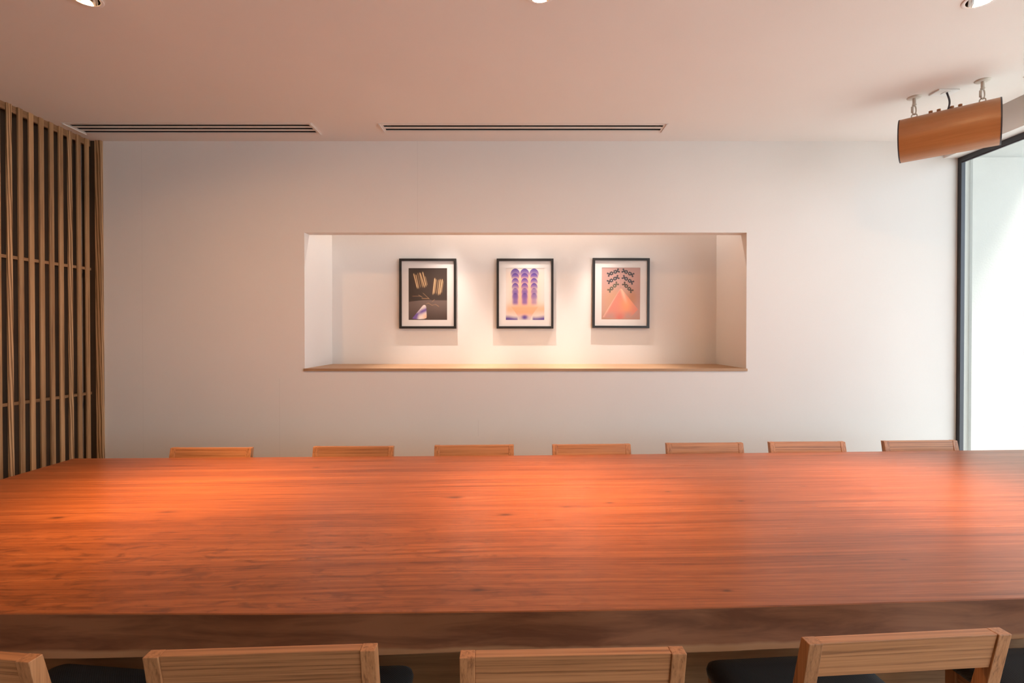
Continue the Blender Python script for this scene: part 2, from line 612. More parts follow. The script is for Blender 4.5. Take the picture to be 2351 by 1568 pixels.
# glazing
FX0, FX1, FT = WIN_X - 0.003, WIN_X + 0.023, 0.034
GX = WIN_X + 0.012
mb = MB().box(WIN_X - 0.06, WIN_X + 0.16, ROOM_Y0, GLAZ_Y0, 0, HEAD)
mb.build('wall_panel', M['wall'], wr)
win = tag(MB().box(FX0, FX1, GLAZ_Y0, WALL_Y, 0.0, FT).build('window_1', M['frame_metal']), 'full-height glazing in a dark metal frame', kind='structure')
MB().box(FX0, FX1, GLAZ_Y0, WALL_Y, HEAD - FT, HEAD).build('head_frame', M['frame_metal'], win)
edges = [WALL_Y - 0.030, 1.55, -0.35, -2.2, GLAZ_Y0]
for y in edges:
    MB().box(FX0, FX1, y, y + 0.030, FT, HEAD - FT).build('mullion', M['frame_metal'], win)
for a, b in [(edges[k + 1] + 0.03, edges[k]) for k in range(4)]:
    MB().quad((GX, a, FT), (GX, b, FT), (GX, b, HEAD - FT), (GX, a, HEAD - FT)).build('pane', M['glass'], win)
    MB().box(GX - 0.011, GX - 0.002, a, b, HEAD - FT - 0.006, HEAD - FT).build('gasket', M['cord'], win)

# ------------------------------------------------------------------ outside
mb = MB().box(WIN_X + 0.06, 16, -12, 4.3, -0.25, -0.05)
tag(mb.build('terrace', M['paving']), 'pale paved terrace outside the glazing', kind='structure')
mb = MB()
mb.box(3.82, 9.0, 4.20, 4.4, -0.05, 2.885)
mb.box(3.0, 3.82, 4.225, 4.4, -0.05, 2.885)
mb.box(3.0, 9.0, 4.215, 4.4, 2.885, 4.6)
tag(mb.build('wall_outside', M['stucco']), 'pale cream stucco wall outside the glazing', kind='structure')
mb = MB().box(WIN_X + 0.06, 4.52, -6.0, 4.2, 3.2, 3.4)
tag(mb.build('eave', M['stucco']), 'concrete eave sheltering the glazing', kind='structure')

# ------------------------------------------------------------------ slat screen
scr = thing('slat_screen', 'vertical oak slat screen covering the wall at the table end', 'screen', (LEFT_X, 0.0, 0.0))
p = MB().box(0.027, 0.070, WALL_Y - 0.020, WALL_Y, 0, CEIL, 0.001).build('end_post', M['slat_fig'], scr)
MB().box(-0.07, 0.027, WALL_Y - 0.008, WALL_Y, 0, CEIL).build('end_filler', M['screen_back'], scr)
SW, SD, PITCH = 0.029, 0.011, 0.0655
slat_me = None
y = 3.430 - SW
k = 0
slats = []
while y > -4.1:
    if slat_me is None:
        o = MB().box(-SD, 0, -SW / 2, SW / 2, 0.0, CEIL, 0.0012).build('slat', M['slat_z'], scr)
        slat_me = o.data
        fig_me = slat_me.copy()
        fig_me.materials.clear()
        fig_me.materials.append(M['slat_fig'])
    else:
        o = bpy.data.objects.new('slat', fig_me if k in (2, 8, 13, 21) else slat_me)
        C.objects.link(o)
        o.parent = scr
    o.location = (0, y + SW / 2, 0)
    y -= PITCH
    k += 1
for z in (0.992, 1.845):
    MB().box(-SD - 0.016, -SD, -4.1, WALL_Y, z, z + 0.018).build('cross_rail', M['slat_y'], scr)
MB().box(-SD - 0.016, -SD, -4.1, WALL_Y, CEIL - 0.04, CEIL).build('top_rail', M['slat_y'], scr)
MB().box(-SD - 0.016, -SD, -4.1, WALL_Y, 0, 0.06).build('bottom_rail', M['slat_y'], scr)

# ------------------------------------------------------------------ ceiling vents
def vent(x0, x1, y0, y1, slots, label, along='x'):
    t = thing('ceiling_vent', label, 'vent', ((x0 + x1) / 2, (y0 + y1) / 2, CEIL))
    L, W = (x1 - x0), (y1 - y0)
    if along == 'y':
        L, W = W, L
        t.rotation_euler = (0, 0, math.pi / 2)
    fl, h = 0.026, 0.003
    mb = MB()
    a, b = L / 2, W / 2
    mb.box(-a, a, -b, -b + fl, -h, 0.001)
    mb.box(-a, a, b - fl, b, -h, 0.001)
    mb.box(-a, -a + fl, -b + fl, b - fl, -h, 0.001)
    mb.box(a - fl, a, -b + fl, b - fl, -h, 0.001)
    mb.build('flange', M['vent'], t)
    for sx in (-1, 1):                 # raised lip at each end
        xx = sx * (a - 0.009)
        MB().box(xx - 0.004, xx + 0.004, -b + 0.004, b - 0.004, -h - 0.006, -h).build('end_lip', M['vent'], t)
    inner = W - 2 * fl
    bw = inner / (2 * slots - 1) * 0.92
    gap = (inner - (slots - 1) * bw) / slots
    yy = -b + fl + gap
    for i in range(slots - 1):
        MB().box(-a + fl, a - fl, yy, yy + bw, -0.002, 0.001).build('blade', M['vent'], t)
        yy += bw + gap
    mb = MB()
    c, d = a - 0.0185, b - 0.0185
    mb.quad((-c, -d, 0.08), (c, -d, 0.08), (c, d, 0.08), (-c, d, 0.08))
    mb.quad((-c, -d, 0.001), (c, -d, 0.001), (c, -d, 0.08), (-c, -d, 0.08))
    mb.quad((-c, d, 0.001), (c, d, 0.001), (c, d, 0.08), (-c, d, 0.08))
    mb.quad((-c, -d, 0.001), (-c, d, 0.001), (-c, d, 0.08), (-c, -d, 0.08))
    mb.quad((c, -d, 0.001), (c, d, 0.001), (c, d, 0.08), (c, -d, 0.08))
    mb.build('duct_box', M['dark'], t)
    for xx in (-a + fl + 0.02, 0.0, a - fl - 0.02):
        MB().box(xx - 0.012, xx + 0.012, -b + fl, b - fl, 0.019, 0.03).build('bracket', M['dark'], t)
    return t


vent(*VENTS[0], 'linear ceiling vent with three dark slots beside the slat screen')
vent(*VENTS[1], 'linear ceiling vent with two dark slots above the niche')
vent(*SIDE_VENT, 'linear ceiling vent running alongside the glazing', along='y')

# ------------------------------------------------------------------ downlights
def beam(ld, build):
    """shape the lamp's beam by the angle from its axis"""
    ld.use_nodes = True
    t = ld.node_tree
    em = t.nodes['Emission']
    tc = t.nodes.new('ShaderNodeTexCoord')
    sp = t.nodes.new('ShaderNodeSeparateXYZ')
    t.links.new(tc.outputs['Normal'], sp.inputs[0])

    def mth(op, a, b=0.0, clamp=False):
        nd = t.nodes.new('ShaderNodeMath')
        nd.operation = op
        nd.use_clamp = clamp
        for sock, v in zip(nd.inputs, (a, b)):
            if hasattr(v, 'is_linked'):
                t.links.new(v, sock)
            else:
                sock.default_value = v
        return nd.outputs[0]
    cosv = mth('ABSOLUTE', sp.outputs[2])
    t.links.new(build(mth, cosv), em.inputs['Strength'])


def flood(spill):       # bright core plus a weak wide spill
    def f(mth, c):
        return mth('ADD', mth('EXPONENT', mth('MULTIPLY', mth('SUBTRACT', c, 1.0), 24.0)), mth('MULTIPLY', c, spill))
    return f


def washer(mth, c):     # narrow core, clear edge near 36 degrees
    s2 = mth('SUBTRACT', 1.0, mth('MULTIPLY', c, c))
    i = mth('MINIMUM', mth('POWER', s2, -1.5), 24.0)
    e = mth('MULTIPLY', mth('SUBTRACT', c, 0.862), 1 / 0.105, True)
    e = mth('MULTIPLY', e, e)
    return mth('ADD', mth('MULTIPLY', i, e), mth('ADD', mth('MULTIPLY', mth('POWER', mth('SUBTRACT', 1.0, c), 2.0), 4.2), 0.1))


def downlight(x, y, aim, watts, label, size=62, spill=0.1):
    t = thing('downlight', label, 'ceiling light', (x, y, CEIL), 0, 'recessed downlights over the table')
    r = DLR
    o = MB().lathe([(r - 0.001, 0.0), (r + 0.009, -0.0005), (r + 0.011, -0.003), (r + 0.008, -0.005), (r - 0.001, -0.004)], 48).build('trim_ring', M['white_trim'], t)
    smooth_by_angle(o, 50)
    o = MB().lathe([(r - 0.001, -0.003), (r - 0.004, 0.02), (r - 0.012, 0.055), (r - 0.022, 0.085)], 48).build('reflector', M['chrome'], t, True)
    o = MB().lathe([(0.0005, 0.075), (0.018, 0.076), (0.029, 0.085), (0.029, 0.10), (0.0005, 0.10)], 32).build('bulb', M['bulb'], t, True)
    ld = bpy.data.lights.new('downlight_lamp', 'SPOT')
    ld.energy = watts
    ld.color = LAMP_COL
    ld.spot_size = math.radians(size)
    ld.spot_blend = 0.3
    ld.shadow_soft_size = 0.03
    beam(ld, flood(spill))
    lo = bpy.data.objects.new('downlight_lamp', ld)
    C.objects.link(lo)
    lo.parent = t
    lo.location = (0, 0, 0.0)
    d = Vector(aim) - Vector((x, y, CEIL))
    lo.rotation_euler = d.to_track_quat('-Z', 'Y').to_euler()
    return t


downlight(*DL[0], (-1.35, 2.16, 0.74), LAMP_W * 0.95, 'round recessed downlight with mirror reflector near the slat screen', 178, 0.08)
downlight(*DL[1], (0.18, 2.18, 0.74), LAMP_W * 0.86, 'round recessed downlight with mirror reflector above the middle of the table', 178, 0.055)
downlight(*DL[2], (1.75, 2.18, 0.74), LAMP_W * 0.75, 'round recessed downlight with mirror reflector near the hanging speaker', 178, 0.045)

# lamps in the light well above the niche
for x, lab in ((-0.544, 'above the dark artwork'), (0.104, 'above the purple artwork'), (0.674, 'above the pink artwork')):
    t = thing('niche_spotlight', 'small spotlight hidden in the niche light well ' + lab, 'spotlight', (x, 3.72, NTOP), 0, 'spotlights hidden above the niche')
    MB().lathe([(0.0005, 0.0), (0.028, 0.0), (0.028, -0.03), (0.022, -0.034), (0.0005, -0.034)], 24).build('housing', M['white_trim'], t, False)
    ld = bpy.data.lights.new('niche_lamp', 'SPOT')
    ld.energy = NICHE_W
    ld.color = NICHE_COL
    ld.spot_size = math.radians(178)
    ld.spot_blend = 0.1
    ld.shadow_soft_size = 0.008
    beam(ld, washer)
    lo = bpy.data.objects.new('niche_lamp', ld)
    C.objects.link(lo)
    lo.parent = t
    lo.location = (0, 0, -0.045)

# ------------------------------------------------------------------ the table
TA = math.radians(2.2)
TC = Vector((0.30, 1.99))
tab = thing('conference_table', 'long reddish brown solid slab table with a natural edge', 'table', (TC.x, TC.y, 0), TA)
ca, sa = math.cos(TA), math.sin(TA)


def tl(x, y):
    dx, dy = x - TC.x, y - TC.y
    return (dx * ca + dy * sa, -dx * sa + dy * ca)


TOPZ = 0.74
near_w = [(-2.34, 1.150), (-1.8, 1.178), (-1.229, 1.193), (-0.95, 1.1935), (-0.606, 1.191), (-0.4, 1.1955), (0.0, 1.203), (0.332, 1.2115), (0.767, 1.233), (1.281, 1.263), (2.0, 1.29), (2.965, 1.325)]
far_w = [(-2.375, 2.686), (-2.0, 2.694), (-1.2, 2.718), (0.036, 2.752), (1.5, 2.819), (2.93, 2.888)]
nl = [tl(*p_) for p_ in near_w]
fl_ = [tl(*p_) for p_ in far_w]
U0n, U1n, U0f, U1f = nl[0][0], nl[-1][0], fl_[0][0], fl_[-1][0]
NS = 90
TH = 0.108
mb = MB()
prev = None
rng = np.random.RandomState(3)
ph = rng.rand(8) * 6.28
rows = []
for i in range(NS + 1):
    s = i / NS
    un = U0n + (U1n - U0n) * s
    uf = U0f + (U1f - U0f) * s
    vn = float(np.interp(un, [q[0] for q in nl], [q[1] for q in nl]))
    vf = float(np.interp(uf, [q[0] for q in fl_], [q[1] for q in fl_]))
    wob = 0.004 * math.sin(un * 3.1 + ph[0]) + 0.0025 * math.sin(un * 7.7 + ph[1]) + 0.0015 * math.sin(un * 17 + ph[2])
    wob2 = 0.004 * math.sin(un * 4.3 + ph[3]) + 0.003 * math.sin(un * 9.1 + ph[4])
    prof = [
        (uf, vf - 0.003, 0.0), (un, vn + 0.0025, 0.0), (un, vn, -0.0022), (un, vn - 0.001 + wob * 0.3, -0.03),
        (un, vn - 0.003 + wob, -0.068 + wob2 * 0.4), (un, vn - 0.010 + wob, -0.084 + wob2),
        (un, vn - 0.009 + wob, -0.098 + wob2 * 0.6), (un, vn + 0.006 + wob, -TH + wob2 * 0.3), (un, vn + 0.05, -TH),
        (uf, vf - 0.05, -TH), (uf, vf + 0.004, -TH + 0.01), (uf, vf + 0.003, -0.04), (uf, vf, -0.003)]
    rows.append([mb.bm.verts.new(q) for q in prof])
for a, b in zip(rows, rows[1:]):
    n_ = len(a)
    for k in range(n_):
        mb.bm.faces.new((a[k], b[k], b[(k + 1) % n_], a[(k + 1) % n_]))
mb.bm.faces.new(rows[0])
mb.bm.faces.new(rows[-1][::-1])
top = mb.build('table_top', M['slab'], tab, True, (0, 0, TOPZ))
smooth_by_angle(top, 40)
H = TOPZ - TH
MB().box(-2.2, 2.2, -0.40, -0.36, 0.0, H, 0.002).build('base_panel', M['base'], tab)
MB().box(-2.2, 2.2, 0.30, 0.34, 0.0, H, 0.002).build('base_panel', M['base'], tab)
for x in (-2.2, 2.16):
    MB().box(x, x + 0.04, -0.36, 0.30, 0.0, H, 0.002).build('base_end', M['base'], tab)

# ------------------------------------------------------------------ chairs
CW = 0.450
CH = EYE - 0.635


def make_chair():
    t = thing('dining_chair', 'x', 'chair')
    w = CW / 2
    pw = 0.030
    # rear legs run up into the back posts: raked and tapered towards the top
    for sgn in (-1, 1):
        xo, xi = sgn * w, sgn * (w - pw)
        xl, xr = min(xo, xi), max(xo, xi)
        mb = MB()
        levels = [(0.0, -0.225, 0.030), (0.40, -0.185, 0.040), (0.46, -0.187, 0.040), (CH, -0.250, 0.027)]   # z, rear y, depth
        rings = []
        for z, yr, dp in levels:
            rings.append([mb.bm.verts.new(q) for q in ((xl, yr, z), (xr, yr, z), (xr, yr + dp, z), (xl, yr + dp, z))])
        for a, b in zip(rings, rings[1:]):
            for k in range(4):
                mb.bm.faces.new((a[k], a[(k + 1) % 4], b[(k + 1) % 4], b[k]))
        mb.bm.faces.new(rings[0][::-1])
        mb.bm.faces.new(rings[-1])
        ed = [e for e in mb.bm.edges if e.calc_length() > 0.15 or all(abs(v.co.z - CH) < 1e-5 for v in e.verts)]
        bmesh.ops.bevel(mb.bm, geom=ed, offset=0.0015, segments=2, affect='EDGES', profile=0.5)
        mb.build('back_post', M['chair_z'], t)
    # top rail, set a touch behind the rear face of the posts
    def ry(z, off):
        return -0.250 + (CH - z) * (0.063 / (CH - 0.46)) + off
    x0, x1 = -w + pw, w - pw
    z0, z1 = CH - 0.082, CH - 0.0005
    mb = MB()
    mb.hexa([(x0, ry(z0, 0.004), z0), (x1, ry(z0, 0.004), z0), (x1, ry(z0, 0.0265), z0), (x0, ry(z0, 0.0265), z0),
             (x0, ry(z1, 0.003), z1), (x1, ry(z1, 0.003), z1), (x1, ry(z1, 0.0265), z1), (x0, ry(z1, 0.0265), z1)], 0.0012, 2)
    mb.build('top_rail', M['chair_x'], t)
    z0, z1 = 0.545, 0.60
    mb = MB()
    mb.hexa([(x0, ry(z0, 0.008), z0), (x1, ry(z0, 0.008), z0), (x1, ry(z0, 0.028), z0), (x0, ry(z0, 0.028), z0),
             (x0, ry(z1, 0.008), z1), (x1, ry(z1, 0.008), z1), (x1, ry(z1, 0.028), z1), (x0, ry(z1, 0.028), z1)], 0.0012, 2)
    mb.build('lower_rail', M['chair_x'], t)
    # front legs
    for sgn in (-1, 1):
        xo, xi = sgn * w, sgn * (w - 0.034)
        xl, xr = min(xo, xi), max(xo, xi)
        MB().box(xl, xr, 0.165, 0.200, 0, 0.405, 0.0015, 2).build('leg', M['chair_z'], t)
    MB().box(-w + 0.034, w - 0.034, 0.172, 0.194, 0.345, 0.405, 0.001).build('seat_rail', M['chair_x'], t)
    MB().box(-w + pw, w - pw, -0.178, -0.158, 0.345, 0.405, 0.001).build('seat_rail', M['chair_x'], t)
    for sgn in (-1, 1):
        a, b = sgn * (w - 0.006), sgn * (w - 0.026)
        MB().box(min(a, b), max(a, b), -0.150, 0.165, 0.345, 0.405, 0.001).build('seat_rail', M['chair_y'], t)
    # upholstered seat pad with rounded corners
    def rr(hx, y0, y1, r, n=7):
        pts = []
        for cx, cy, a0 in ((hx - r, y1 - r, 0), (-hx + r, y1 - r, 90), (-hx + r, y0 + r, 180), (hx - r, y0 + r, 270)):
            for i in range(n):
                t_ = math.radians(a0 + 90 * i / (n - 1))
                pts.append((cx + r * math.cos(t_), cy + r * math.sin(t_)))
        return pts
    mb = MB()
    rings = []
    for ins, z in ((0.012, 0.405), (0.002, 0.412), (0.0, 0.425), (0.003, 0.437), (0.012, 0.444), (0.05, 0.449), (0.11, 0.451)):
        rings.append([mb.bm.verts.new((px, py, z)) for px, py in rr(w + 0.010 - ins, -0.140 + ins, 0.218 - ins, max(0.02, 0.036 - ins * 0.2))])
    for a, b in zip(rings, rings[1:]):
        for k in range(len(a)):
            mb.bm.faces.new((a[k], a[(k + 1) % len(a)], b[(k + 1) % len(b)], b[k]))
    mb.bm.faces.new(rings[0][::-1])
    mb.bm.faces.new(rings[-1])
    mb.build('seat_pad', M['fabric'], t, True)
    return t


chair0 = make_chair()
first = [True]


def place_chair(x, y, rz, label, group):
    if first[0]:
        o = chair0
        first[0] = False
    else:
        o = copy_tree(chair0)
    o.location = (x, y, 0)
    o.rotation_euler = (0, 0, rz)
    tag(o, label, 'chair', group)
    return o


# seven chairs on the niche side: (x of the back's middle, y of its front face at the top, turn in degrees)
far = [(-1.694, 2.775, 180.2), (-0.914, 2.806, 180.8), (-0.238, 2.838, 182.4), (0.432, 2.858, 182.2), (1.093, 2.894, 181.8), (1.705, 2.925, 181.6), (2.394, 2.958, 182.5)]
far_lab = ['brown wooden chair across the table beside the slat screen, first along the niche wall',
           'brown wooden chair between table and niche wall, second from the slat screen',
           'brown wooden chair below the dark artwork, third from the slat screen',
           'brown wooden chair below the purple artwork, middle one along the niche wall',
           'brown wooden chair below the pink artwork, third from the glazing',
           'brown wooden chair just past the niche, second from the glazing',
           'brown wooden chair across the table right beside the glazing']
for (x, yf, a), lab in zip(far, far_lab):
    r = math.radians(a)
    # front face of the posts at the top sits 0.223 behind the chair origin
    ox = x - math.sin(r) * 0.223
    oy = yf + math.cos(r) * 0.223
    place_chair(ox, oy, r, lab, 'chairs along the niche side of the table')
# near side: middle of the rear top edge
nearc = [(-1.165, 0.985, -6.0), (-0.5075, 0.986, 2.9), (0.114, 0.9805, 1.7), (0.8235, 1.035, 4.4), (1.55, 1.075, 3.0)]
near_lab = ['wooden chair with charcoal seat turned slightly askew, nearest the slat screen, facing the niche',
            'wooden chair with charcoal seat, facing the niche, second from the slat screen',
            'wooden chair with charcoal seat, facing the niche, third from the slat screen',
            'wooden chair with charcoal seat, facing the niche, fourth from the slat screen',
            'wooden chair with charcoal seat facing the niche, closest to the glazing']
for (x, yr, a), lab in zip(nearc, near_lab):
    r = math.radians(a)
    place_chair(x - math.sin(r) * 0.25, yr + math.cos(r) * 0.25, r, lab, 'chairs facing the niche across the table')


# ------------------------------------------------------------------ pictures
def sm(a, b, x):
    t = np.clip((x - a) / (b - a), 0, 1)
    return t * t * (3 - 2 * t)


def lerp(c, d, k):
    return c * (1 - k[..., None]) + np.array(d) * k[..., None]


def poly_mask(px, py, pts, soft=2.0):
    """signed distance to a convex polygon (clockwise in picture space), as a soft mask"""
    d = np.full(px.shape, 1e9)
    n = len(pts)
    for i in range(n):
        (x0, y0), (x1, y1) = pts[i], pts[(i + 1) % n]
        ex, ey = x1 - x0, y1 - y0
        L = math.hypot(ex, ey)
        d = np.minimum(d, (-(px - x0) * ey + (py - y0) * ex) / L)
    return np.clip(d / soft + 0.5, 0, 1)


def seg_dist(px, py, a, b):
    ax, ay = a
    bx, by = b
    ex, ey = bx - ax, by - ay
    L2 = ex * ex + ey * ey
    t = np.clip(((px - ax) * ex + (py - ay) * ey) / L2, 0, 1)
    return np.hypot(px - ax - t * ex, py - ay - t * ey), t


def art_dark(u, v):
    x, y = u * 515 + 337, v * 689 + 318
    c = np.zeros(u.shape + (3,)) + np.array(srgb('#46382f'))
    hill = sm(-4, 4, y - (742 + 26 * ((x - 640) / 303) ** 2 * (x < 640) + 4 * (x > 640)))
    hc = lerp(np.zeros(c.shape) + np.array(srgb('#77645c')), srgb('#54443c'), sm(760, 1000, y))
    c = c * (1 - hill[..., None]) + hc * hill[..., None]
    stripes = [((402, 380), (458, 602), 1.0), ((432, 395), (474, 602), .75), ((455, 372), (500, 592), .3), ((480, 368), (530, 590), .55), ((488, 370), (556, 590), .9), ((522, 358), (574, 575), 1.0), ((556, 420), (590, 555), .35),
               ((690, 440), (660, 684), 1.0), ((706, 455), (680, 672), .6), ((738, 460), (708, 676), .35), ((762, 455), (732, 692), .9), ((790, 455), (752, 684), 1.0), ((800, 480), (775, 660), .35)]
    for a, b, s in stripes:
        d, t = seg_dist(x, y, a, b)
        fade = sm(0, .12, t) * sm(1.0, .8, t)
        c = lerp(c, srgb('#a06a38'), np.exp(-(d / 11) ** 2) * fade * s * .7)
        c = lerp(c, srgb('#ffe2b0'), np.exp(-(d / 4.5) ** 2) * fade * s)
    for a, b, s in (((390, 690), (500, 690), .35), ((470, 675), (520, 705), .4), ((515, 722), (605, 722), .6), ((530, 650), (615, 728), .35), ((572, 795), (600, 783), .4), ((600, 783), (650, 812), .4), ((650, 812), (695, 800), .35), ((700, 800), (740, 828), .5), ((655, 760), (685, 735), .4)):
        d, t = seg_dist(x, y, a, b)
        c = lerp(c, srgb('#d9a878'), np.exp(-(d / 4) ** 2) * s)
    m_ = poly_mask(x, y, [(515, 830), (530, 812), (548, 806), (564, 814), (573, 840), (578, 960), (574, 982), (540, 994), (470, 998), (410, 994), (378, 984)], 4)
    q = ((x - 378) * .58 + (984 - y) * .82)
    cone = np.zeros(c.shape) + np.array(srgb('#f4e6dc'))
    band = np.exp(-(((y - 880) + (x - 550) * .45) / 34) ** 2) * sm(400, 520, x) + sm(490, 430, x) * sm(900, 940, y + (x - 430) * .2)
    cone = lerp(cone, srgb('#6a4aa0'), np.clip(band, 0, 1) * .95)
    cone = lerp(cone, srgb('#f0bd96'), sm(500, 575, x) * sm(900, 960, y) * .8)
    return c * (1 - m_[..., None]) + cone * m_[..., None]


def art_purple(u, v):
    x, y = u * 508 + 298, v * 685 + 318
    c = np.zeros(u.shape + (3,)) + np.array(srgb('#e9dfd6'))
    c = lerp(c, srgb('#f6c8a0'), np.exp(-((x - 547) / 190) ** 4) * sm(330, 420, y) * sm(880, 760, y) * .85)
    c = lerp(c, srgb('#f2a98f'), np.exp(-((x - 547) / 120) ** 4) * sm(330, 500, y) * sm(1000, 800, y) * .6)
    c = lerp(c, srgb('#f7b183'), np.exp(-(((y - 860) / 70) ** 2)) * sm(330, 400, x + 60) * .8)
    c = lerp(c, srgb('#5b3f94'), sm(930, 1000, y + 8 * np.sin(x / 40)) * np.clip(sm(470, 440, x) + sm(640, 665, x), 0, 1))
    # funnel
    wid = 80 + 105 * np.clip((1003 - y) / 175, 0, 1.2) ** 1.4
    fun = sm(0, 10, wid - np.abs(x - 547)) * sm(815, 850, y)
    fc = lerp(np.zeros(c.shape) + np.array(srgb('#f5ad86')), srgb('#d9c8c8'), sm(900, 985, y))
    c = c * (1 - fun[..., None]) + fc * fun[..., None]
    c = lerp(c, srgb('#5a3c98'), np.exp(-(((x - 547) / 42) ** 2 + ((y - 968) / 32) ** 2) ** 1.4) * .95)
    for ci, cx in enumerate((423, 547, 671)):
        c = lerp(c, srgb('#6d489e'), np.exp(-((x - cx) / 40) ** 4) * sm(560, 640, y) * sm(830, 770, y) * (.85 if ci < 2 else .6))
        discs = [(323, 62, 78)] + [(383 + 66 * i, 50 - 2 * i, 58) for i in range(5)]
        for i, (t0, rx, ry_) in enumerate(discs):
            e = ((x - cx) / rx) ** 2 + ((y - t0 - ry_) / ry_) ** 2
            inside = sm(1.06, .94, e) if i < 4 else sm(1.25, .7, e)
            g = np.clip((y - t0) / (ry_ * 1.5), 0, 1)
            k = inside * (1 - g ** 2.4) * (1.0 if i < 4 else .6)
            c = lerp(c, srgb('#5a3a98'), k * .95)
            c = lerp(c, srgb('#3a2878'), inside * np.exp(-((y - t0) / 14) ** 2 - ((x - cx) / 26) ** 2) * .7)
    return c


def art_pink(u, v):
    x, y = u * 513 + 305, v * 686 + 312
    c = np.zeros(u.shape + (3,)) + np.array(srgb('#c69d94'))
    c = lerp(c, srgb('#d2a081'), sm(480, 700, y) * np.exp(-((x - 470) / 190) ** 2))
    c = lerp(c, srgb('#bd7f58'), np.exp(-(((x - 700) / 90) ** 2 + ((y - 720) / 130) ** 2)) * .8)
    c = lerp(c, srgb('#b98a78'), sm(860, 1000, y) * .7)
    # folded sheet rising to a point
    body = [(552, 590), (572, 592), (792, 865), (690, 972), (540, 992), (400, 984), (318, 968)]
    m_ = poly_mask(x, y, body, 4)
    pc = np.zeros(c.shape) + np.array(srgb('#e08d7b'))
    pc = lerp(pc, srgb('#f2a072'), np.exp(-(((x - 640) / 90) ** 2 + ((y - 800) / 120) ** 2)))
    pc = lerp(pc, srgb('#f3c3a6'), np.exp(-((x - (575 + (y - 600) * .32)) / 24) ** 2) * sm(840, 640, y))
    pc = lerp(pc, srgb('#f0bfa8'), np.exp(-((x - (525 - (y - 620) * .56)) / 14) ** 2) * .8)
    pc = lerp(pc, srgb('#bb9488'), sm(860, 960, y) * (np.exp(-((x - 420) / 90) ** 2) * .8 + np.exp(-((x - 660) / 60) ** 2) * .9))
    pc = lerp(pc, srgb('#d9776a'), sm(880, 980, y) * np.exp(-((x - 545) / 50) ** 2))
    c = c * (1 - m_[..., None]) + pc * m_[..., None]
    # garlands of small dark rosettes
    chains = [(460, 378, -22, '#3f3d43'), (458, 470, -27, '#3f3d43'), (458, 570, -42, '#68604f'),
              (655, 380, 23, '#3f3d43'), (655, 473, 30, '#43414a'), (653, 573, 43, '#54493f')]
    for cx, cy, a, col in chains:
        t = math.radians(a)
        s = (x - cx) * math.cos(t) + (y - cy) * math.sin(t)
        r = -(x - cx) * math.sin(t) + (y - cy) * math.cos(t)
        k = np.zeros(x.shape)
        for k0 in (-27, 27):
            d = np.hypot(s - k0, r)
            an = np.arctan2(r, s - k0)
            k = np.maximum(k, sm(2, -2, d - (25 + 3.5 * np.cos(6 * an))) * sm(5, 8, d))
        for sx in (-1, 1):
            for sy in (-1, 1):
                k = np.maximum(k, sm(2, -2, np.hypot(s - sx * 74, r - sy * 18) - 12))
                d, _ = seg_dist(s, r, (sx * 50, -sy * 6), (sx * 74, sy * 18))
                k = np.maximum(k, sm(2, -2, d - 8))
        c = lerp(c, srgb(col), k)
        for k0 in (-27, 27):
            c = lerp(c, srgb('#efe2d6'), sm(7, 4, np.hypot(s - k0, r)))
    d, _ = seg_dist(x, y, (558, 375), (558, 590))
    return lerp(c, srgb('#b07f70'), np.exp(-(d / 2.5) ** 2) * .6)


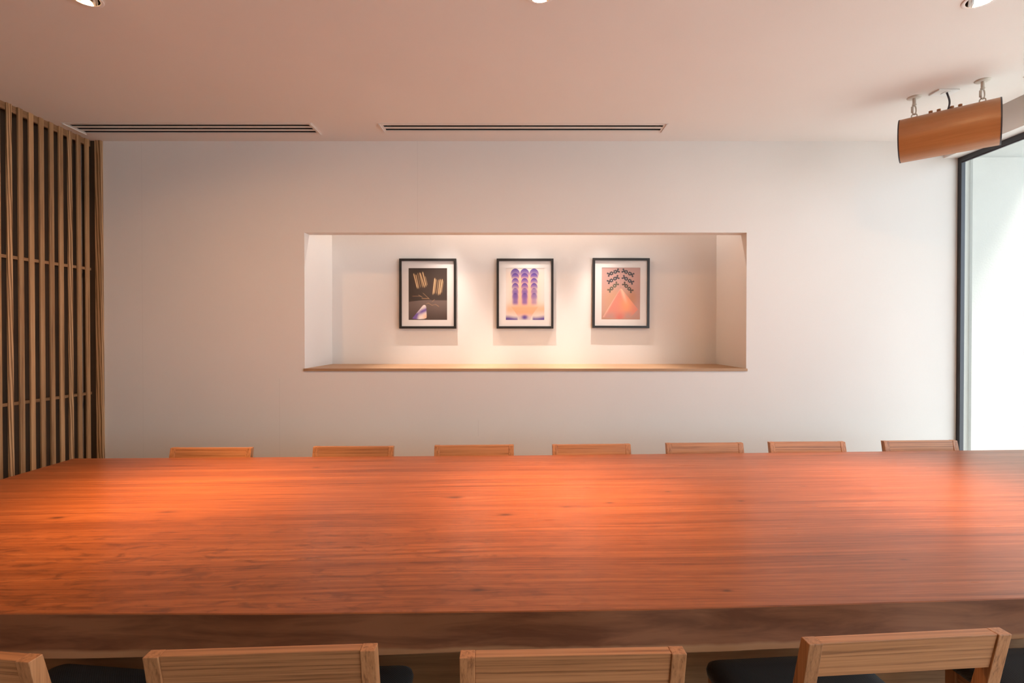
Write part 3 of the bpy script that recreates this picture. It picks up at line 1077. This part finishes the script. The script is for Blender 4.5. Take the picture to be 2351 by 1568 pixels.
def picture(x, z, art, label, tilt=0.0):
    FW, FH, FD, FB = 0.449, 0.552, 0.028, 0.0185
    t = thing('framed_picture', label, 'picture', (x, NB, z), 0, 'framed prints hung in the niche')
    t.rotation_euler = (0, tilt, 0)
    a, b = FW / 2, FH / 2
    mb = MB()
    o4 = [(-a, -b), (a, -b), (a, b), (-a, b)]
    i4 = [(-a + FB, -b + FB), (a - FB, -b + FB), (a - FB, b - FB), (-a + FB, b - FB)]
    for k in range(4):
        j = (k + 1) % 4
        (x0, z0), (x1, z1), (x2, z2), (x3, z3) = o4[k], o4[j], i4[j], i4[k]
        mb.hexa([(x0, -FD, z0), (x1, -FD, z1), (x2, -FD, z2), (x3, -FD, z3), (x0, -0.003, z0), (x1, -0.003, z1), (x2, -0.003, z2), (x3, -0.003, z3)])
    bmesh.ops.remove_doubles(mb.bm, verts=mb.bm.verts, dist=1e-5)
    mb.build('frame', M['black_frame'], t)
    pw, ph_ = 0.304, 0.409
    zc = -0.003
    # mat board with a window cut in it
    mb = MB()
    plate(mb, 'y', -FD + 0.010, -a + FB, a - FB, -b + FB, b - FB, [(-pw / 2, pw / 2, zc - ph_ / 2, zc + ph_ / 2)])
    mb.build('mat_board', M['mat'], t)
    nu, nv = 132, 178
    uu, vv = np.meshgrid(np.linspace(0, 1, nu), np.linspace(0, 1, nv))
    col = art(uu, vv)
    verts = np.stack([(uu - .5) * pw, np.full(uu.shape, -FD + 0.0115), zc + (.5 - vv) * ph_], -1).reshape(-1, 3)
    idx = np.arange(nu * nv).reshape(nv, nu)
    faces = np.stack([idx[:-1, :-1], idx[1:, :-1], idx[1:, 1:], idx[:-1, 1:]], -1).reshape(-1, 4)
    me = bpy.data.meshes.new('print')
    me.from_pydata(verts.tolist(), [], faces.tolist())
    at = me.color_attributes.new('Col', 'FLOAT_COLOR', 'POINT')
    rgba = np.ones((nu * nv, 4), dtype=np.float32)
    rgba[:, :3] = np.clip(col.reshape(-1, 3), 0, 1)
    at.data.foreach_set('color', rgba.ravel())
    me.materials.append(M['print'])
    o = bpy.data.objects.new('print', me)
    C.objects.link(o)
    o.parent = t
    MB().quad((-a + FB, -FD + 0.006, -b + FB), (a - FB, -FD + 0.006, -b + FB), (a - FB, -FD + 0.006, b - FB), (-a + FB, -FD + 0.006, b - FB)).build('glass', M['picture_glass'], t)
    MB().box(-a + 0.004, a - 0.004, -0.006, -0.0005, -b + 0.004, b - 0.004).build('backing', M['dark'], t)
    return t


picture(-0.698, 1.726, art_dark, 'black framed print of glowing slanted strokes on a dark ground')
picture(0.0704, 1.726, art_purple, 'black framed print of three purple columns of overlapping discs')
picture(0.828, 1.730, art_pink, 'black framed print of dark rosette garlands over a pink cone', math.radians(0.25))

# ------------------------------------------------------------------ hanging speaker
P1, P2 = Vector((2.233, 2.82)), Vector((2.442, 2.632))
dv = (P2 - P1)
LN = dv.length
ang = math.atan2(dv.y, dv.x)
ctr = P1 + dv * 0.51
SL = 0.418
SZ = 2.503          # middle height
SR = 0.117
spk = thing('hanging_speaker', 'wood veneered half-round speaker hung from two ceiling hooks', 'speaker', (ctr.x, ctr.y, SZ), ang)
# section: bulging front (towards -y local), flat back


def section(k=1.0, n=28):
    pts = []
    for i in range(n + 1):
        t = math.pi / 2 + math.pi * i / n
        pts.append((0.118 * k * math.cos(t), SR * k * math.sin(t)))
    pts += [(0.02 * k, -SR * k), (0.045 * k, -SR * k * 0.86), (0.045 * k, SR * k * 0.86), (0.02 * k, SR * k)]
    return pts


def extrude_x(sec, x0, x1, name, mat, caps=True):
    mb = MB()
    A = [mb.bm.verts.new((x0, y, z)) for y, z in sec]
    B = [mb.bm.verts.new((x1, y, z)) for y, z in sec]
    for i in range(len(sec)):
        j = (i + 1) % len(sec)
        mb.bm.faces.new((A[i], A[j], B[j], B[i]))
    if caps:
        mb.bm.faces.new(A[::-1])
        mb.bm.faces.new(B)
    o = mb.build(name, mat, spk)
    smooth_by_angle(o, 30)
    return o


extrude_x(section(), -SL / 2 + 0.006, SL / 2 - 0.006, 'cabinet', M['speaker'])
extrude_x(section(1.006), -SL / 2, -SL / 2 + 0.006, 'end_cap', M['speaker_end'])
extrude_x(section(1.006), SL / 2 - 0.006, SL / 2, 'end_cap', M['speaker_end'])
for sx in (-0.082, -0.048, 0.006, 0.040):
    mb = MB()
    mb.lathe([(0.0005, 0.0), (0.006, 0.0), (0.006, 0.006), (0.009, 0.006), (0.009, 0.017), (0.0005, 0.017)], 16, sx + 0.01, -0.005, SR - 0.002)
    mb.build('terminal_knob', M['speaker'], spk)
for pos in (P1, P2):
    rel = (pos - ctr)
    lx = rel.x * math.cos(ang) + rel.y * math.sin(ang)
    # ring on the cabinet
    zc = SR + 0.010
    ring = [(lx + 0.0125 * math.cos(t), 0.0, zc + 0.0125 * math.sin(t)) for t in np.linspace(0, 2 * math.pi, 20, endpoint=False)]
    MB().tube(ring, 0.0032, 8, True).build('eye_ring', M['hook'], spk, True)

for pos, lab in ((P1, 'ivory ceiling hook holding the end of the speaker away from the glazing'), (P2, 'ivory ceiling hook holding the end of the speaker next to the glazing')):
    t = thing('ceiling_hook', lab, 'hook', (pos.x, pos.y, CEIL), ang, 'hooks carrying the speaker')
    zt = CEIL - (SZ + SR + 0.010) - 0.0125      # from ceiling to the ring's upper inside
    MB().lathe([(0.0005, -0.007), (0.020, -0.007), (0.030, -0.006), (0.034, -0.003), (0.034, 0.0)], 32).build('plate', M['hook'], t, True)
    MB().lathe([(0.0085, -0.006), (0.0085, -0.038), (0.0105, -0.040), (0.0105, -0.046), (0.005, -0.050), (0.0005, -0.050)], 20).build('stem', M['hook'], t)
    zb = -zt - 0.004
    zm = -0.048
    oval = []
    for k in range(28):
        a_ = 2 * math.pi * k / 28
        cx_ = math.copysign(abs(math.cos(a_)) ** 0.7, math.cos(a_)) * 0.0095
        oval.append((cx_ * 0.8, cx_ * 0.6, (zm + zb) / 2 + (zm - zb) / 2 * math.sin(a_)))
    MB().tube(oval, 0.0036, 8, True).build('carabiner', M['hook'], t, True)
    MB().tube([(-0.0080, -0.006, zm - 0.004), (-0.0082, -0.006, (zm + zb) / 2), (-0.0078, -0.006, zb + 0.010)], 0.0062, 10).build('spine', M['hook'], t, True)

MP = Vector((2.345, 2.755))
t = thing('cable_plate', 'small white rectangular ceiling cover plate above the speaker', 'plate', (MP.x, MP.y, CEIL))
MB().box(-0.0575, 0.0575, -0.035, 0.035, -0.008, 0.0, 0.002).build('cover', M['white_trim'], t)
MB().box(-0.012, 0.018, -0.022, 0.012, -0.010, -0.008, 0.0008).build('knockout', M['white_trim'], t)
q0 = Vector((MP.x + 0.004, MP.y - 0.012, CEIL - 0.010))
q1 = Vector((ctr.x - 0.004, ctr.y - 0.004, SZ + SR))
pts = []
for i in range(13):
    s = i / 12
    pts.append(q0.lerp(q1, s * s * (3 - 2 * s)) + Vector((0.012 * math.sin(math.pi * s), 0, 0)))
    pts[-1].z = q0.z + (q1.z - q0.z) * s
tag(MB().tube(pts, 0.0045, 10).build('speaker_cable', M['cord'], None, True), 'dark cable running down from the ceiling plate into the speaker', 'cable')
